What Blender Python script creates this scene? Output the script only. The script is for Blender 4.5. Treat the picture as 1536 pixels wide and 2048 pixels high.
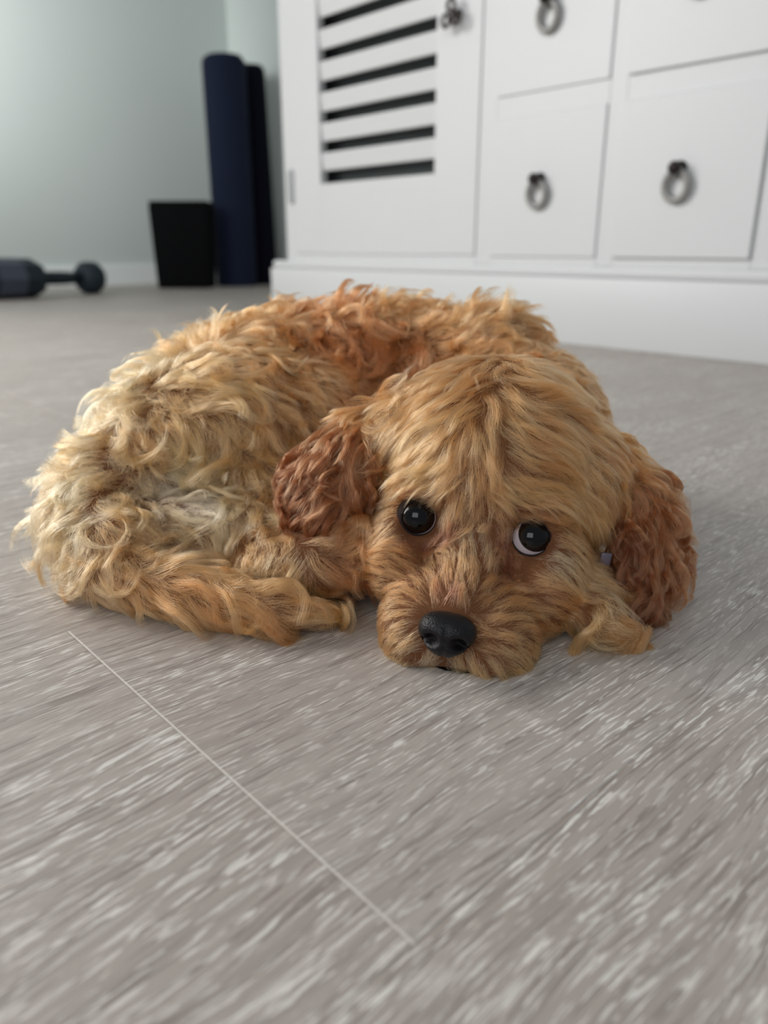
import bpy, bmesh, math, random
import numpy as np
from mathutils import Vector, Matrix
from mathutils.bvhtree import BVHTree
from mathutils.kdtree import KDTree

random.seed(4)
rng = np.random.default_rng(11)
for o in list(bpy.data.objects):
    bpy.data.objects.remove(o)
scene = bpy.context.scene
COL = scene.collection

# ------------------------------------------------------------------ camera
CAM_H = 0.16
PITCH = math.atan(529 / 1500)
CP, SP = math.cos(PITCH), math.sin(PITCH)
cam = bpy.data.objects.new('camera', bpy.data.cameras.new('camera'))
COL.objects.link(cam)
cam.location = (0, 0, CAM_H)
cam.rotation_euler = (math.pi / 2 - PITCH, 0, 0)
cam.data.sensor_fit = 'VERTICAL'
cam.data.sensor_height = 36.0
cam.data.lens = 1500 / 2048 * 36
cam.data.clip_start = 0.01
cam.data.clip_end = 50
cam.data.dof.use_dof = True
cam.data.dof.focus_distance = 0.312
cam.data.dof.aperture_fstop = 7.0
scene.camera = cam

# ------------------------------------------------------------------ light and exposure
scene.view_settings.view_transform = 'Standard'
scene.view_settings.look = 'None'
scene.view_settings.gamma = 1.0
scene.view_settings.use_curve_mapping = False
scene.view_settings.exposure = 0.0
scene.cycles.max_bounces = 10
scene.cycles.transparent_max_bounces = 8

world = bpy.data.worlds.new('world')
scene.world = world
world.use_nodes = True
wn = world.node_tree
wn.nodes['Background'].inputs[0].default_value = (0.80, 0.88, 0.93, 1)
wn.nodes['Background'].inputs[1].default_value = 0.33


def area_light(name, loc, target, sx, sy, power, col, spread=math.pi):
    l = bpy.data.lights.new(name, 'AREA')
    l.shape = 'RECTANGLE'
    l.size, l.size_y = sx, sy
    l.energy = power
    l.color = col
    l.spread = spread
    o = bpy.data.objects.new(name, l)
    COL.objects.link(o)
    o.location = loc
    o.rotation_euler = (Vector(target) - Vector(loc)).to_track_quat('-Z', 'Y').to_euler()
    return o


area_light('left_wall_fill', (-2.05, 2.05, 1.35), (-1.88, 2.85, 1.15), 0.5, 1.2, 11, (0.97, 1.0, 0.99), 1.25)  # unseen lamp added to brighten the near end of the left wall
# daylight from the tall window on the left, ahead of the camera, and an added weaker fill lamp behind, for the cabinet front
area_light('window_daylight', (-1.65, 0.80, 1.0), (-0.05, 0.40, 0.0), 1.0, 1.1, 33, (1.0, 0.98, 0.95))
area_light('rear_fill', (-0.9, -2.2, 1.7), (0.2, 2.0, 0.4), 1.8, 1.5, 30, (0.93, 0.97, 1.0))


# ------------------------------------------------------------------ helpers
def ray(px, py):
    a = (px - 768) / 1500
    b = (1024 - py) / 1500
    return np.array([a, CP + b * SP, -SP + b * CP])


CAMP = np.array([0, 0, CAM_H])


def at_depth(px, py, d):
    return CAMP + ray(px, py) * d


def at_z(px, py, z):
    r = ray(px, py)
    return CAMP + r * (z - CAM_H) / r[2]


def unit(v):
    v = np.asarray(v, float)
    return v / np.linalg.norm(v)


def s2l(c):
    c = np.asarray(c, float) / 255.0
    return np.where(c <= 0.04045, c / 12.92, ((c + 0.055) / 1.055) ** 2.4)


def mat(name, rgb, rough=0.5, spec=0.5, metallic=0.0, noise=0.0, nscale=30, bump=0.0, bscale=200, coat=0.0):
    m = bpy.data.materials.new(name)
    m.use_nodes = True
    nt = m.node_tree
    b = nt.nodes['Principled BSDF']
    col = tuple(s2l(rgb)) + (1,)
    b.inputs['Base Color'].default_value = col
    b.inputs['Roughness'].default_value = rough
    b.inputs['Specular IOR Level'].default_value = spec
    b.inputs['Metallic'].default_value = metallic
    b.inputs['Coat Weight'].default_value = coat
    tc = nt.nodes.new('ShaderNodeTexCoord')
    if noise:
        n = nt.nodes.new('ShaderNodeTexNoise')
        n.inputs['Scale'].default_value = nscale
        n.inputs['Detail'].default_value = 4
        nt.links.new(tc.outputs['Object'], n.inputs['Vector'])
        r = nt.nodes.new('ShaderNodeMix')
        r.data_type = 'RGBA'
        r.inputs[6].default_value = tuple(max(0, v * (1 - noise)) for v in col[:3]) + (1,)
        r.inputs[7].default_value = tuple(min(1, v * (1 + noise)) for v in col[:3]) + (1,)
        nt.links.new(n.outputs['Fac'], r.inputs[0])
        nt.links.new(r.outputs[2], b.inputs['Base Color'])
    if bump:
        n2 = nt.nodes.new('ShaderNodeTexNoise')
        n2.inputs['Scale'].default_value = bscale
        nt.links.new(tc.outputs['Object'], n2.inputs['Vector'])
        bp = nt.nodes.new('ShaderNodeBump')
        bp.inputs['Strength'].default_value = bump
        bp.inputs['Distance'].default_value = 0.001
        nt.links.new(n2.outputs['Fac'], bp.inputs['Height'])
        nt.links.new(bp.outputs['Normal'], b.inputs['Normal'])
    return m


def link(name, me, parent=None, smooth=False):
    o = bpy.data.objects.new(name, me)
    COL.objects.link(o)
    if parent is not None:
        o.parent = parent
    if smooth:
        me.polygons.foreach_set('use_smooth', [True] * len(me.polygons))
    return o


def from_bm(name, bm, m, parent=None, smooth=False, M=None):
    if M is not None:
        bm.transform(M)
    me = bpy.data.meshes.new(name)
    bm.to_mesh(me)
    bm.free()
    if m is not None:
        me.materials.append(m)
    return link(name, me, parent, smooth)


def add_box(bm, x0, x1, y0, y1, z0, z1, bevel=0.0, segs=2):
    t = bmesh.new()
    bmesh.ops.create_cube(t, size=1)
    for v in t.verts:
        v.co = Vector(((x0 + x1) / 2 + v.co.x * (x1 - x0), (y0 + y1) / 2 + v.co.y * (y1 - y0), (z0 + z1) / 2 + v.co.z * (z1 - z0)))
    if bevel:
        bmesh.ops.bevel(t, geom=list(t.edges), offset=bevel, segments=segs, affect='EDGES', profile=0.5)
    merge(bm, t)


def merge(bm, t, M=None):
    if M is not None:
        t.transform(M)
    me = bpy.data.meshes.new('tmp')
    t.to_mesh(me)
    t.free()
    bm.from_mesh(me)
    bpy.data.meshes.remove(me)


def add_lathe(bm, prof, M=None, n=40, cap=True):
    """profile [(radius, height)] revolved about z"""
    t = bmesh.new()
    rings = []
    for r, z in prof:
        rings.append([t.verts.new((r * math.cos(2 * math.pi * i / n), r * math.sin(2 * math.pi * i / n), z)) for i in range(n)])
    for a, b in zip(rings, rings[1:]):
        for i in range(n):
            t.faces.new((a[i], a[(i + 1) % n], b[(i + 1) % n], b[i]))
    if cap:
        t.faces.new(list(reversed(rings[0])))
        t.faces.new(rings[-1])
    merge(bm, t, M)


def add_tube(bm, pts, radii, n=12, closed=False, ref=(0, 0, 1)):
    """tube along a polyline"""
    t = bmesh.new()
    P = [Vector(p) for p in pts]
    N = len(P)
    rings = []
    up = Vector(ref)
    prev = None
    for i in range(N):
        if closed:
            d = P[(i + 1) % N] - P[(i - 1) % N]
        else:
            d = P[min(i + 1, N - 1)] - P[max(i - 1, 0)]
        d.normalize()
        a = d.cross(up if prev is None else prev)
        if a.length < 1e-4:
            a = d.cross(Vector((1, 0, 0)))
        a.normalize()
        b = a.cross(d)
        prev = b.cross(d) if False else prev
        r = radii[i] if hasattr(radii, '__len__') else radii
        rings.append([t.verts.new(P[i] + a * r * math.cos(2 * math.pi * k / n) + b * r * math.sin(2 * math.pi * k / n)) for k in range(n)])
    rr = list(zip(rings, rings[1:])) + ([(rings[-1], rings[0])] if closed else [])
    for a, b in rr:
        for k in range(n):
            t.faces.new((a[k], a[(k + 1) % n], b[(k + 1) % n], b[k]))
    if not closed:
        t.faces.new(rings[0])
        t.faces.new(list(reversed(rings[-1])))
    bmesh.ops.recalc_face_normals(t, faces=t.faces)
    merge(bm, t)


def thing(name, label, cat, loc=(0, 0, 0), group=None):
    o = bpy.data.objects.new(name, None)
    COL.objects.link(o)
    o.location = loc
    o['label'] = label
    o['category'] = cat
    if group:
        o['group'] = group
    return o


def structure(o):
    o['kind'] = 'structure'
    return o


# ------------------------------------------------------------------ room frame
EU = np.array([0.681208, -0.732090, 0.0])      # along the cabinet front, to the right
EN = np.array([0.732090, 0.681208, 0.0])       # away from the camera, into the cabinet
CORNER = np.array([-0.7166, 3.97, 0.0])
ROOM = Matrix(((EU[0], EN[0], 0, 0), (EU[1], EN[1], 0, 0), (0, 0, 1, 0), (0, 0, 0, 1)))


def room_mat(org):
    M = ROOM.copy()
    M.translation = Vector(org)
    return M


# ------------------------------------------------------------------ floor (washed oak planks)
def floor_material():
    m = bpy.data.materials.new('washed_oak_planks')
    m.use_nodes = True
    nt = m.node_tree
    N, L = nt.nodes, nt.links
    b = N['Principled BSDF']

    def node(t, **k):
        n = N.new(t)
        for a, v in k.items():
            setattr(n, a, v)
        return n

    def mathn(op, a, bb=None, clamp=False):
        n = node('ShaderNodeMath', operation=op)
        n.use_clamp = clamp
        for i, v in enumerate((a, bb)):
            if v is None:
                continue
            if isinstance(v, (int, float)):
                n.inputs[i].default_value = v
            else:
                L.new(v, n.inputs[i])
        return n.outputs[0]

    tc = node('ShaderNodeTexCoord')
    sep = node('ShaderNodeSeparateXYZ')
    L.new(tc.outputs['Object'], sep.inputs[0])
    X, Y = sep.outputs[0], sep.outputs[1]      # X across the planks, Y along the grain
    PW, PL = 0.2165, 1.22
    row = mathn('FLOOR', mathn('DIVIDE', X, PW))
    # each row's end joints are shifted; row 0 has its joint at Y = 0
    rsh = mathn('MULTIPLY', mathn('FRACT', mathn('MULTIPLY', row, 0.381)), PL)
    yy = mathn('ADD', Y, rsh)
    colr = mathn('FLOOR', mathn('DIVIDE', yy, PL))
    fx = mathn('FRACT', mathn('DIVIDE', X, PW))
    fy = mathn('FRACT', mathn('DIVIDE', yy, PL))
    dx = mathn('MULTIPLY', mathn('MINIMUM', fx, mathn('SUBTRACT', 1.0, fx)), PW)
    dy = mathn('MULTIPLY', mathn('MINIMUM', fy, mathn('SUBTRACT', 1.0, fy)), PL)
    pid = mathn('ADD', mathn('MULTIPLY', row, 7.31), mathn('MULTIPLY', colr, 3.17))
    wn_ = node('ShaderNodeTexWhiteNoise', noise_dimensions='1D')
    L.new(pid, wn_.inputs['W'])
    rnd = wn_.outputs['Value']

    # wobbling grain coordinate
    def noise(vec, scale, detail=3, rough=0.55):
        n = node('ShaderNodeTexNoise')
        n.inputs['Scale'].default_value = scale
        n.inputs['Detail'].default_value = detail
        n.inputs['Roughness'].default_value = rough
        L.new(vec, n.inputs['Vector'])
        return n.outputs['Fac']

    def comb(x, y, z):
        n = node('ShaderNodeCombineXYZ')
        for i, v in enumerate((x, y, z)):
            if isinstance(v, (int, float)):
                n.inputs[i].default_value = v
            else:
                L.new(v, n.inputs[i])
        return n.outputs[0]

    pz = mathn('MULTIPLY', pid, 1.7)
    warp = noise(comb(mathn('MULTIPLY', X, 1.0), mathn('MULTIPLY', Y, 0.45), pz), 9.0, 2)
    wx = mathn('ADD', X, mathn('MULTIPLY', mathn('SUBTRACT', warp, 0.5), 0.035))
    # pale limed pores: short dashes along the grain
    dash = noise(comb(mathn('MULTIPLY', wx, 1.0), mathn('MULTIPLY', Y, 0.085), pz), 1050.0, 2, 0.5)
    dash2 = noise(comb(mathn('MULTIPLY', wx, 1.0), mathn('MULTIPLY', Y, 0.05), pz), 420.0, 3, 0.6)
    dark = noise(comb(mathn('MULTIPLY', wx, 1.0), mathn('MULTIPLY', Y, 0.03), mathn('ADD', pz, 40.0)), 700.0, 3, 0.6)
    patch = noise(comb(wx, mathn('MULTIPLY', Y, 0.30), pz), 22.0, 3, 0.6)
    broad = noise(comb(wx, mathn('MULTIPLY', Y, 0.25), mathn('ADD', pz, 9.0)), 7.0, 2)
    rings = node('ShaderNodeTexWave', wave_type='BANDS', bands_direction='X')
    rings.inputs['Scale'].default_value = 16.0
    rings.inputs['Distortion'].default_value = 6.0
    rings.inputs['Detail'].default_value = 2.0
    rings.inputs['Detail Scale'].default_value = 0.5
    L.new(comb(mathn('MULTIPLY', wx, 1.3), mathn('MULTIPLY', Y, 0.22), pz), rings.inputs['Vector'])

    def ramp(fac, p0, p1, v0=0.0, v1=1.0):
        n = node('ShaderNodeMapRange', interpolation_type='SMOOTHSTEP')
        n.inputs[1].default_value = p0
        n.inputs[2].default_value = p1
        n.inputs[3].default_value = v0
        n.inputs[4].default_value = v1
        L.new(fac, n.inputs[0])
        return n.outputs[0]

    pale = mathn('MULTIPLY', ramp(dash, 0.545, 0.635), ramp(patch, 0.40, 0.60, 0.35, 1.0))
    pale2 = mathn('MULTIPLY', ramp(dash2, 0.56, 0.66), ramp(patch, 0.46, 0.62, 0.0, 0.7))
    palesum = mathn('MAXIMUM', pale, pale2)
    palesum = mathn('MAXIMUM', palesum, mathn('MULTIPLY', ramp(patch, 0.64, 0.78), 0.55))
    darks = ramp(dark, 0.53, 0.66)

    def mix(fac, a, c):
        n = node('ShaderNodeMix', data_type='RGBA')
        if isinstance(fac, (int, float)):
            n.inputs[0].default_value = fac
        else:
            L.new(fac, n.inputs[0])
        for i, v in ((6, a), (7, c)):
            if isinstance(v, tuple):
                n.inputs[i].default_value = v
            else:
                L.new(v, n.inputs[i])
        return n.outputs[2]

    c = lambda r: tuple(s2l(r)) + (1,)
    base = mix(broad, c((154, 142, 134)), c((182, 172, 164)))
    base = mix(mathn('MULTIPLY', rnd, 0.5), base, c((172, 165, 159)))
    base = mix(mathn('MULTIPLY', ramp(rings.outputs['Fac'], 0.55, 0.95), 0.30), base, c((136, 126, 119)))
    base = mix(mathn('MULTIPLY', darks, 0.62), base, c((118, 106, 99)))
    base = mix(mathn('MULTIPLY', palesum, 0.72), base, c((236, 232, 224)))
    # joints: end joints pale, long joints faint
    seam = ramp(dy, 0.0002, 0.0007, 1.0, 0.0)
    seam2 = ramp(dx, 0.0003, 0.0009, 1.0, 0.0)
    base = mix(mathn('MULTIPLY', seam, 0.65), base, c((215, 208, 198)))
    base = mix(mathn('MULTIPLY', seam2, 0.35), base, c((112, 102, 95)))
    L.new(base, b.inputs['Base Color'])
    rr = mathn('ADD', 0.46, mathn('MULTIPLY', palesum, 0.18))
    L.new(rr, b.inputs['Roughness'])
    b.inputs['Specular IOR Level'].default_value = 0.5
    bp = node('ShaderNodeBump')
    bp.inputs['Strength'].default_value = 0.5
    bp.inputs['Distance'].default_value = 0.0004
    hgt = mathn('SUBTRACT', mathn('MULTIPLY', palesum, -0.5), mathn('ADD', mathn('MULTIPLY', darks, 0.6), mathn('MAXIMUM', seam, seam2)))
    L.new(hgt, bp.inputs['Height'])
    L.new(bp.outputs['Normal'], b.inputs['Normal'])
    return m


J0 = at_z(135, 1262, 0)
bm = bmesh.new()
add_box(bm, -5.5, 6.5, -6.0, 4.5, -0.02, 0.0)
fl = from_bm('floor', bm, floor_material())
fl.matrix_world = room_mat(J0)
structure(fl)

wall_m = mat('wall_paint', (206, 212, 208), 0.9, 0.2, noise=0.02, nscale=3)
trim_m = mat('trim_paint', (240, 243, 241), 0.5, 0.4)
# left wall runs along EN through the corner, back wall along EU
bm = bmesh.new()
add_box(bm, -0.1, 0.0, -4.2, 0.1, 0, 2.6)
structure(from_bm('wall_left', bm, wall_m, M=room_mat(CORNER)))
bm = bmesh.new()
add_box(bm, 0.0, 4.6, 0.0, 0.1, 0, 2.6)
structure(from_bm('wall_back', bm, wall_m, M=room_mat(CORNER)))
bm = bmesh.new()
add_box(bm, 0.0, 0.016, -4.2, 0.0, 0, 0.085, 0.003)
structure(from_bm('baseboard_left', bm, trim_m, M=room_mat(CORNER)))
bm = bmesh.new()
add_box(bm, 0.016, 4.6, -0.016, 0.0, 0, 0.085, 0.003)
structure(from_bm('baseboard_back', bm, trim_m, M=room_mat(CORNER)))

# ------------------------------------------------------------------ cabinet
white = mat('white_lacquer', (210, 211, 211), 0.42, 0.45, noise=0.015, nscale=8, bump=0.08, bscale=60)
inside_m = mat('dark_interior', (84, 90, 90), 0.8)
bronze = mat('dark_bronze', (48, 40, 38), 0.45, 0.5, metallic=0.6, noise=0.15, nscale=120)
pewter = mat('pewter', (150, 148, 145), 0.5, 0.5, metallic=0.25, noise=0.1, nscale=120)
nickel = mat('hinge_nickel', (170, 172, 172), 0.45, 0.5, metallic=0.6)

CAB0 = np.array([-0.27646, 2.00293, 0.0])
cab = thing('sideboard', 'white painted sideboard with louvred door and square drawers on a plinth', 'cabinet', tuple(CAB0))
cab.matrix_world = room_mat(CAB0)
WD, DP, HT = 1.98, 0.42, 0.86
bm = bmesh.new()
# carcass: sides, back, bottom, top, and a face frame with openings
add_box(bm, 0.055, 0.075, 0.02, DP, 0.13, HT)
add_box(bm, WD - 0.075, WD - 0.055, 0.02, DP, 0.13, HT)
add_box(bm, 0.055, WD - 0.055, DP - 0.01, DP, 0.13, HT)
add_box(bm, 0.075, WD - 0.075, 0.02, DP, 0.13, 0.142)
stiles = [(0.055, 0.094), (0.662, 0.702), (0.925, 0.957), (1.180, 1.212), (1.435, 1.475), (1.885, WD - 0.055)]
for a, b_ in stiles:
    add_box(bm, a, b_, 0.0, 0.02, 0.13, HT, 0.0012, 1)
for a, b_ in ((0.094, 0.662), (1.475, 1.885)):
    add_box(bm, a, b_, 0.0, 0.02, 0.13, 0.146)
    add_box(bm, a, b_, 0.0, 0.02, 0.80, HT)
for a, b_ in ((0.702, 0.925), (0.957, 1.180), (1.212, 1.435)):
    for z0, z1 in ((0.13, 0.144), (0.374, 0.408), (0.640, 0.674), (0.82, HT)):
        add_box(bm, a, b_, 0.0, 0.02, z0, z1)
for u in (0.682, 1.455):
    add_box(bm, u - 0.01, u + 0.01, 0.02, DP - 0.01, 0.142, HT)
from_bm('body', bm, white, cab)
bm = bmesh.new()
add_box(bm, 0.0, WD, -0.014, DP, 0.0, 0.112, 0.002)
add_box(bm, 0.004, WD - 0.004, -0.010, DP, 0.112, 0.130, 0.006, 3)
from_bm('plinth', bm, white, cab, True).modifiers.new('e', 'EDGE_SPLIT')
bm = bmesh.new()
add_box(bm, -0.01, WD + 0.01, -0.03, DP, HT, HT + 0.025, 0.004)
from_bm('top', bm, white, cab)


def louvre_door(u0, u1, z0, z1):
    s0, s1 = u0 + 0.102, u1 - 0.110
    zb, zt = 0.296, 0.78
    d = bpy.data.objects.new('door', None)
    bm = bmesh.new()
    add_box(bm, u0, s0, -0.003, 0.018, z0, z1, 0.0015, 1)
    add_box(bm, s1, u1, -0.003, 0.018, z0, z1, 0.0015, 1)
    add_box(bm, s0 - 0.002, s1 + 0.002, -0.003, 0.018, z0, zb)
    add_box(bm, s0, s1, -0.003, 0.018, zt, z1, 0.0015, 1)
    # fixed slats inside the frame
    z = 0.3215
    while z < zt - 0.02:
        t = bmesh.new()
        ht = 0.0370
        add_box(t, s0, s1, -0.0035, 0.0035, -ht / 2, ht / 2, 0.003, 2)
        merge(bm, t, Matrix.Translation((0, 0.007, z + 0.0205)) @ Matrix.Rotation(math.radians(9), 4, 'X'))
        z += 0.0598
    o = from_bm('door', bm, white, cab)
    return o


door = louvre_door(0.0945, 0.6615, 0.1465, 0.7995)
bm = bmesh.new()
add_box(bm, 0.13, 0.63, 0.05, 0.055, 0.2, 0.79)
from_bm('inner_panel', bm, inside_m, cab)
bm = bmesh.new()
add_lathe(bm, [(0.0045, 0.259), (0.0045, 0.333)], Matrix.Translation((0.086, -0.003, 0)), 14)
add_box(bm, 0.074, 0.098, -0.0045, -0.002, 0.262, 0.330)
from_bm('hinge', bm, nickel, door)
# small key left in the door lock
bm = bmesh.new()
add_lathe(bm, [(0.009, 0.0), (0.009, 0.003), (0.006, 0.004)], Matrix.Translation((0.605, -0.003, 0.552)) @ Matrix.Rotation(math.pi / 2, 4, 'X'), 20)
add_tube(bm, [(0.605, -0.004, 0.552), (0.605, -0.022, 0.552)], 0.0028, 10)
for du, dz in ((0, 0.013), (-0.012, -0.009), (0.012, -0.009)):
    add_tube(bm, [(0.605 + du + 0.0085 * math.cos(a), -0.024, 0.550 + dz + 0.0095 * math.sin(a)) for a in np.linspace(0, 2 * math.pi, 20, endpoint=False)], 0.0034, 8, True, (0, 1, 0))
from_bm('key', bm, bronze, door, True)
louvre2 = [(1.477, 1.883)]
for a, b_ in louvre2:
    bm = bmesh.new()
    add_box(bm, a, b_, -0.003, 0.018, 0.149, 0.797, 0.0015, 1)
    from_bm('door', bm, white, cab)

drawer_rows = [(0.1443, 0.3737), (0.4083, 0.6397), (0.6743, 0.8197)]
drawer_cols = [(0.7023, 0.9247), (0.9573, 1.1797), (1.2123, 1.4347)]
first = None
for ci, (a, b_) in enumerate(drawer_cols):
    for ri, (z0, z1) in enumerate(drawer_rows):
        bm = bmesh.new()
        t = bmesh.new()
        add_box(t, 0, b_ - a, -0.0025, 0.012, 0, z1 - z0, 0.002, 2)
        merge(bm, t)
        add_box(bm, 0.01, b_ - a - 0.01, 0.012, 0.32, 0.008, z1 - z0 - 0.02)
        dr = from_bm('drawer', bm, white, cab)
        tilt = [0.0, 0.006, 0.0][ci]
        dr.location = (a, -0.001 - tilt * 0.5, z0)
        cu, cz = (b_ - a) / 2 - 0.008, (z1 - z0) * 0.5
        # knob holder with ball, and the hanging ring
        bm = bmesh.new()
        add_lathe(bm, [(0.011, 0.0), (0.011, 0.002), (0.007, 0.004), (0.0055, 0.010), (0.0085, 0.014), (0.0095, 0.020), (0.007, 0.025), (0.002, 0.027)],
                  Matrix.Translation((cu, -0.0038, cz + 0.012)) @ Matrix.Rotation(math.pi / 2, 4, 'X'), 24)
        from_bm('knob', bm, bronze, dr, True)
        bm = bmesh.new()
        R_ = 0.0180
        add_tube(bm, [(cu + R_ * math.sin(q), -0.0130 + 0.004 * (1 - math.cos(q)) / 2, cz + 0.008 - R_ * (1 - math.cos(q)) * 1.12) for q in np.linspace(0, 2 * math.pi, 32, endpoint=False)], 0.0052, 12, True, (0, 1, 0))
        from_bm('ring_pull', bm, pewter, dr, True)

# ------------------------------------------------------------------ things in the far corner
navy = mat('navy_foam', (24, 32, 54), 0.8, 0.2, noise=0.1, nscale=20)
darknavy = mat('black_foam', (11, 12, 26), 0.85, 0.15, noise=0.1, nscale=20)
blackp = mat('black_fabric', (13, 14, 15), 0.9, 0.1, noise=0.2, nscale=60)
ironm = mat('dark_teal_rubber', (27, 40, 50), 0.6, 0.4, noise=0.1, nscale=40)
greym = mat('slate_grey_rubber', (74, 80, 94), 0.6, 0.4)


def rolled_mat(loc, r, h, m, label, lean=0.0, tp=1.0):
    t = thing('rolled_mat', label, 'exercise mat', loc)
    bm = bmesh.new()
    # rounded column with the spiral of the roll on top
    add_lathe(bm, [(r * 0.97, 0), (r, 0.01), (r * tp, h - 0.03), (r * tp * 0.95, h - 0.009), (r * tp * 0.80, h)], None, 48)
    rl = from_bm('roll', bm, m, t, True)
    rl.modifiers.new('e', 'EDGE_SPLIT')
    bm = bmesh.new()
    pts = []
    for k in range(90):
        a = k * 0.21
        rr = tp * r * (0.12 + 0.72 * k / 90)
        pts.append((rr * math.cos(a), rr * math.sin(a), h + 0.0005))
    add_tube(bm, pts, 0.003, 6)
    from_bm('rolled_edge', bm, m, t, True)
    t.rotation_euler = (0, lean, 0)
    return t


rolled_mat((-0.650, 3.47, 0), 0.088, 0.885, navy, 'tall navy blue rolled mat standing upright behind the black box')
rolled_mat((-0.572, 3.64, 0), 0.080, 0.885, darknavy, 'tall black rolled mat standing right of the navy one, by the sideboard', tp=0.80)

box = thing('storage_box', 'low black box standing on the floor in front of the navy mat', 'box', (-0.855, 3.30, 0))
bm = bmesh.new()
t = bmesh.new()
add_box(t, -0.090, 0.150, -0.07, 0.07, 0, 0.325, 0.012, 3)
for v in t.verts:
    v.co.x *= 0.90 + 0.10 * v.co.z / 0.3
merge(bm, t)
from_bm('box_body', bm, blackp, box, True).modifiers.new('e', 'EDGE_SPLIT')
bm = bmesh.new()
add_box(bm, -0.088, 0.148, -0.069, 0.069, 0.322, 0.336, 0.006, 2)
from_bm('lid', bm, blackp, box, True).modifiers.new('e', 'EDGE_SPLIT')

# dumbbell on the floor at the left
D0, D1 = Vector((-1.235, 2.56, 0.064)), Vector((-1.072, 2.86, 0.056))
ax = (D1 - D0).normalized()
db = thing('dumbbell', 'dark teal dumbbell with a grey end lying on the floor at far left', 'dumbbell', (D0.x, D0.y, 0))
off = Vector((D0.x, D0.y, 0))


def along(org):
    M = ax.to_track_quat('Z', 'Y').to_matrix().to_4x4()
    M.translation = org - off
    return M


bm = bmesh.new()
add_lathe(bm, [(0.050, -0.075), (0.064, -0.062), (0.064, 0.100), (0.054, 0.120), (0.030, 0.125)], along(D0), 8)
h1 = from_bm('weight_head', bm, ironm, db)
bm = bmesh.new()
add_lathe(bm, [(0.0652, -0.060), (0.0652, 0.040)], along(D0), 8, cap=False)
from_bm('grey_band', bm, greym, h1)
bm = bmesh.new()
add_lathe(bm, [(0.028, -0.045), (0.046, -0.034), (0.056, -0.02), (0.056, 0.02), (0.046, 0.035)], along(D1), 24)
from_bm('weight_head', bm, ironm, db)
bm = bmesh.new()
add_lathe(bm, [(0.018, 0.05), (0.0225, 0.12), (0.0225, 0.22), (0.018, 0.31)], along(D0), 20)
from_bm('handle', bm, ironm, db, True)

# ------------------------------------------------------------------ the puppy
FUR = True
DENS = 1.0
E1, E2 = at_depth(840, 1036, 0.3225), at_depth(1062, 1076, 0.3145)
NOSE = at_depth(892, 1272, 0.288)
MID = (E1 + E2) / 2
HR = unit(E2 - E1)
HF = NOSE - MID
HF = unit(HF - HR * (HF @ HR))
HU = np.cross(HR, HF)
if HU @ (CAMP - MID) < 0:
    HU = -HU


def head(r, f, u):
    return MID + HR * r + HF * f + HU * u


def blob(bm, c, rad, axes=None, sub=3):
    t = bmesh.new()
    bmesh.ops.create_icosphere(t, subdivisions=sub, radius=1)
    A = np.eye(3) if axes is None else np.array(axes).T
    M = Matrix([[A[i][j] * rad[j] for j in range(3)] + [c[i]] for i in range(3)] + [[0, 0, 0, 1]])
    merge(bm, t, M)


def chain(bm, pts, n=10):
    """pts: (x, y, z, r) key points joined by closely spaced balls"""
    pts = np.array(pts, float)
    for a, b_ in zip(pts, pts[1:]):
        for k in range(n + 1):
            q = a + (b_ - a) * k / n
            blob(bm, q[:3], (q[3],) * 3, None, 2)


HAX = (HR, HF, HU)


def hb(bm, c, rad):
    blob(bm, head(*c), rad, HAX)


bm = bmesh.new()
# head
hb(bm, (0.000, -0.051, -0.009), (0.048, 0.054, 0.038))
hb(bm, (0.001, -0.020, -0.015), (0.044, 0.030, 0.028))
hb(bm, (0.000, -0.002, -0.013), (0.016, 0.028, 0.0135))
hb(bm, (0.000, 0.027, -0.016), (0.018, 0.028, 0.0145))
hb(bm, (-0.040, -0.050, -0.016), (0.028, 0.030, 0.026))
hb(bm, (0.040, -0.048, -0.016), (0.024, 0.030, 0.024))
for s in (-1, 1):
    hb(bm, (0.015 * s + 0.001, 0.036, -0.022), (0.0190, 0.024, 0.0175))
    hb(bm, (0.032 * s + 0.002, 0.000, -0.024), (0.018, 0.028, 0.022))
    hb(bm, (0.023 * s, -0.0155, 0.002), (0.016, 0.009, 0.009))
hb(bm, (0.005, 0.040, -0.031), (0.022, 0.026, 0.013))
hb(bm, (0.004, -0.045, -0.034), (0.036, 0.045, 0.024))
# trunk: a loop from the rump at the left, round the back, to the shoulders behind the head
chain(bm, [(-0.112, 0.405, 0.050, 0.048), (-0.092, 0.450, 0.062, 0.054), (-0.045, 0.482, 0.070, 0.055), (0.010, 0.490, 0.073, 0.053),
           (0.055, 0.470, 0.068, 0.050), (0.085, 0.435, 0.060, 0.046), (0.085, 0.400, 0.050, 0.040)])
# shoulder blade showing behind the head
blob(bm, at_depth(985, 690, 0.455), (0.030, 0.026, 0.022))
# haunch
blob(bm, (-0.088, 0.420, 0.056), (0.056, 0.058, 0.052))
blob(bm, (-0.052, 0.430, 0.052), (0.050, 0.050, 0.048))
blob(bm, (-0.070, 0.385, 0.030), (0.040, 0.036, 0.032))
# rump and hind foot low on the left
chain(bm, [(-0.142, 0.380, 0.034, 0.034), (-0.145, 0.355, 0.027, 0.027), (-0.128, 0.332, 0.022, 0.022)])
chain(bm, [(-0.105, 0.350, 0.022, 0.022), (-0.070, 0.350, 0.022, 0.022), (-0.045, 0.350, 0.020, 0.020)])
# chest between haunch and head
chain(bm, [(-0.040, 0.420, 0.040, 0.036), (0.000, 0.410, 0.040, 0.038), (0.030, 0.400, 0.040, 0.038)])
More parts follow.
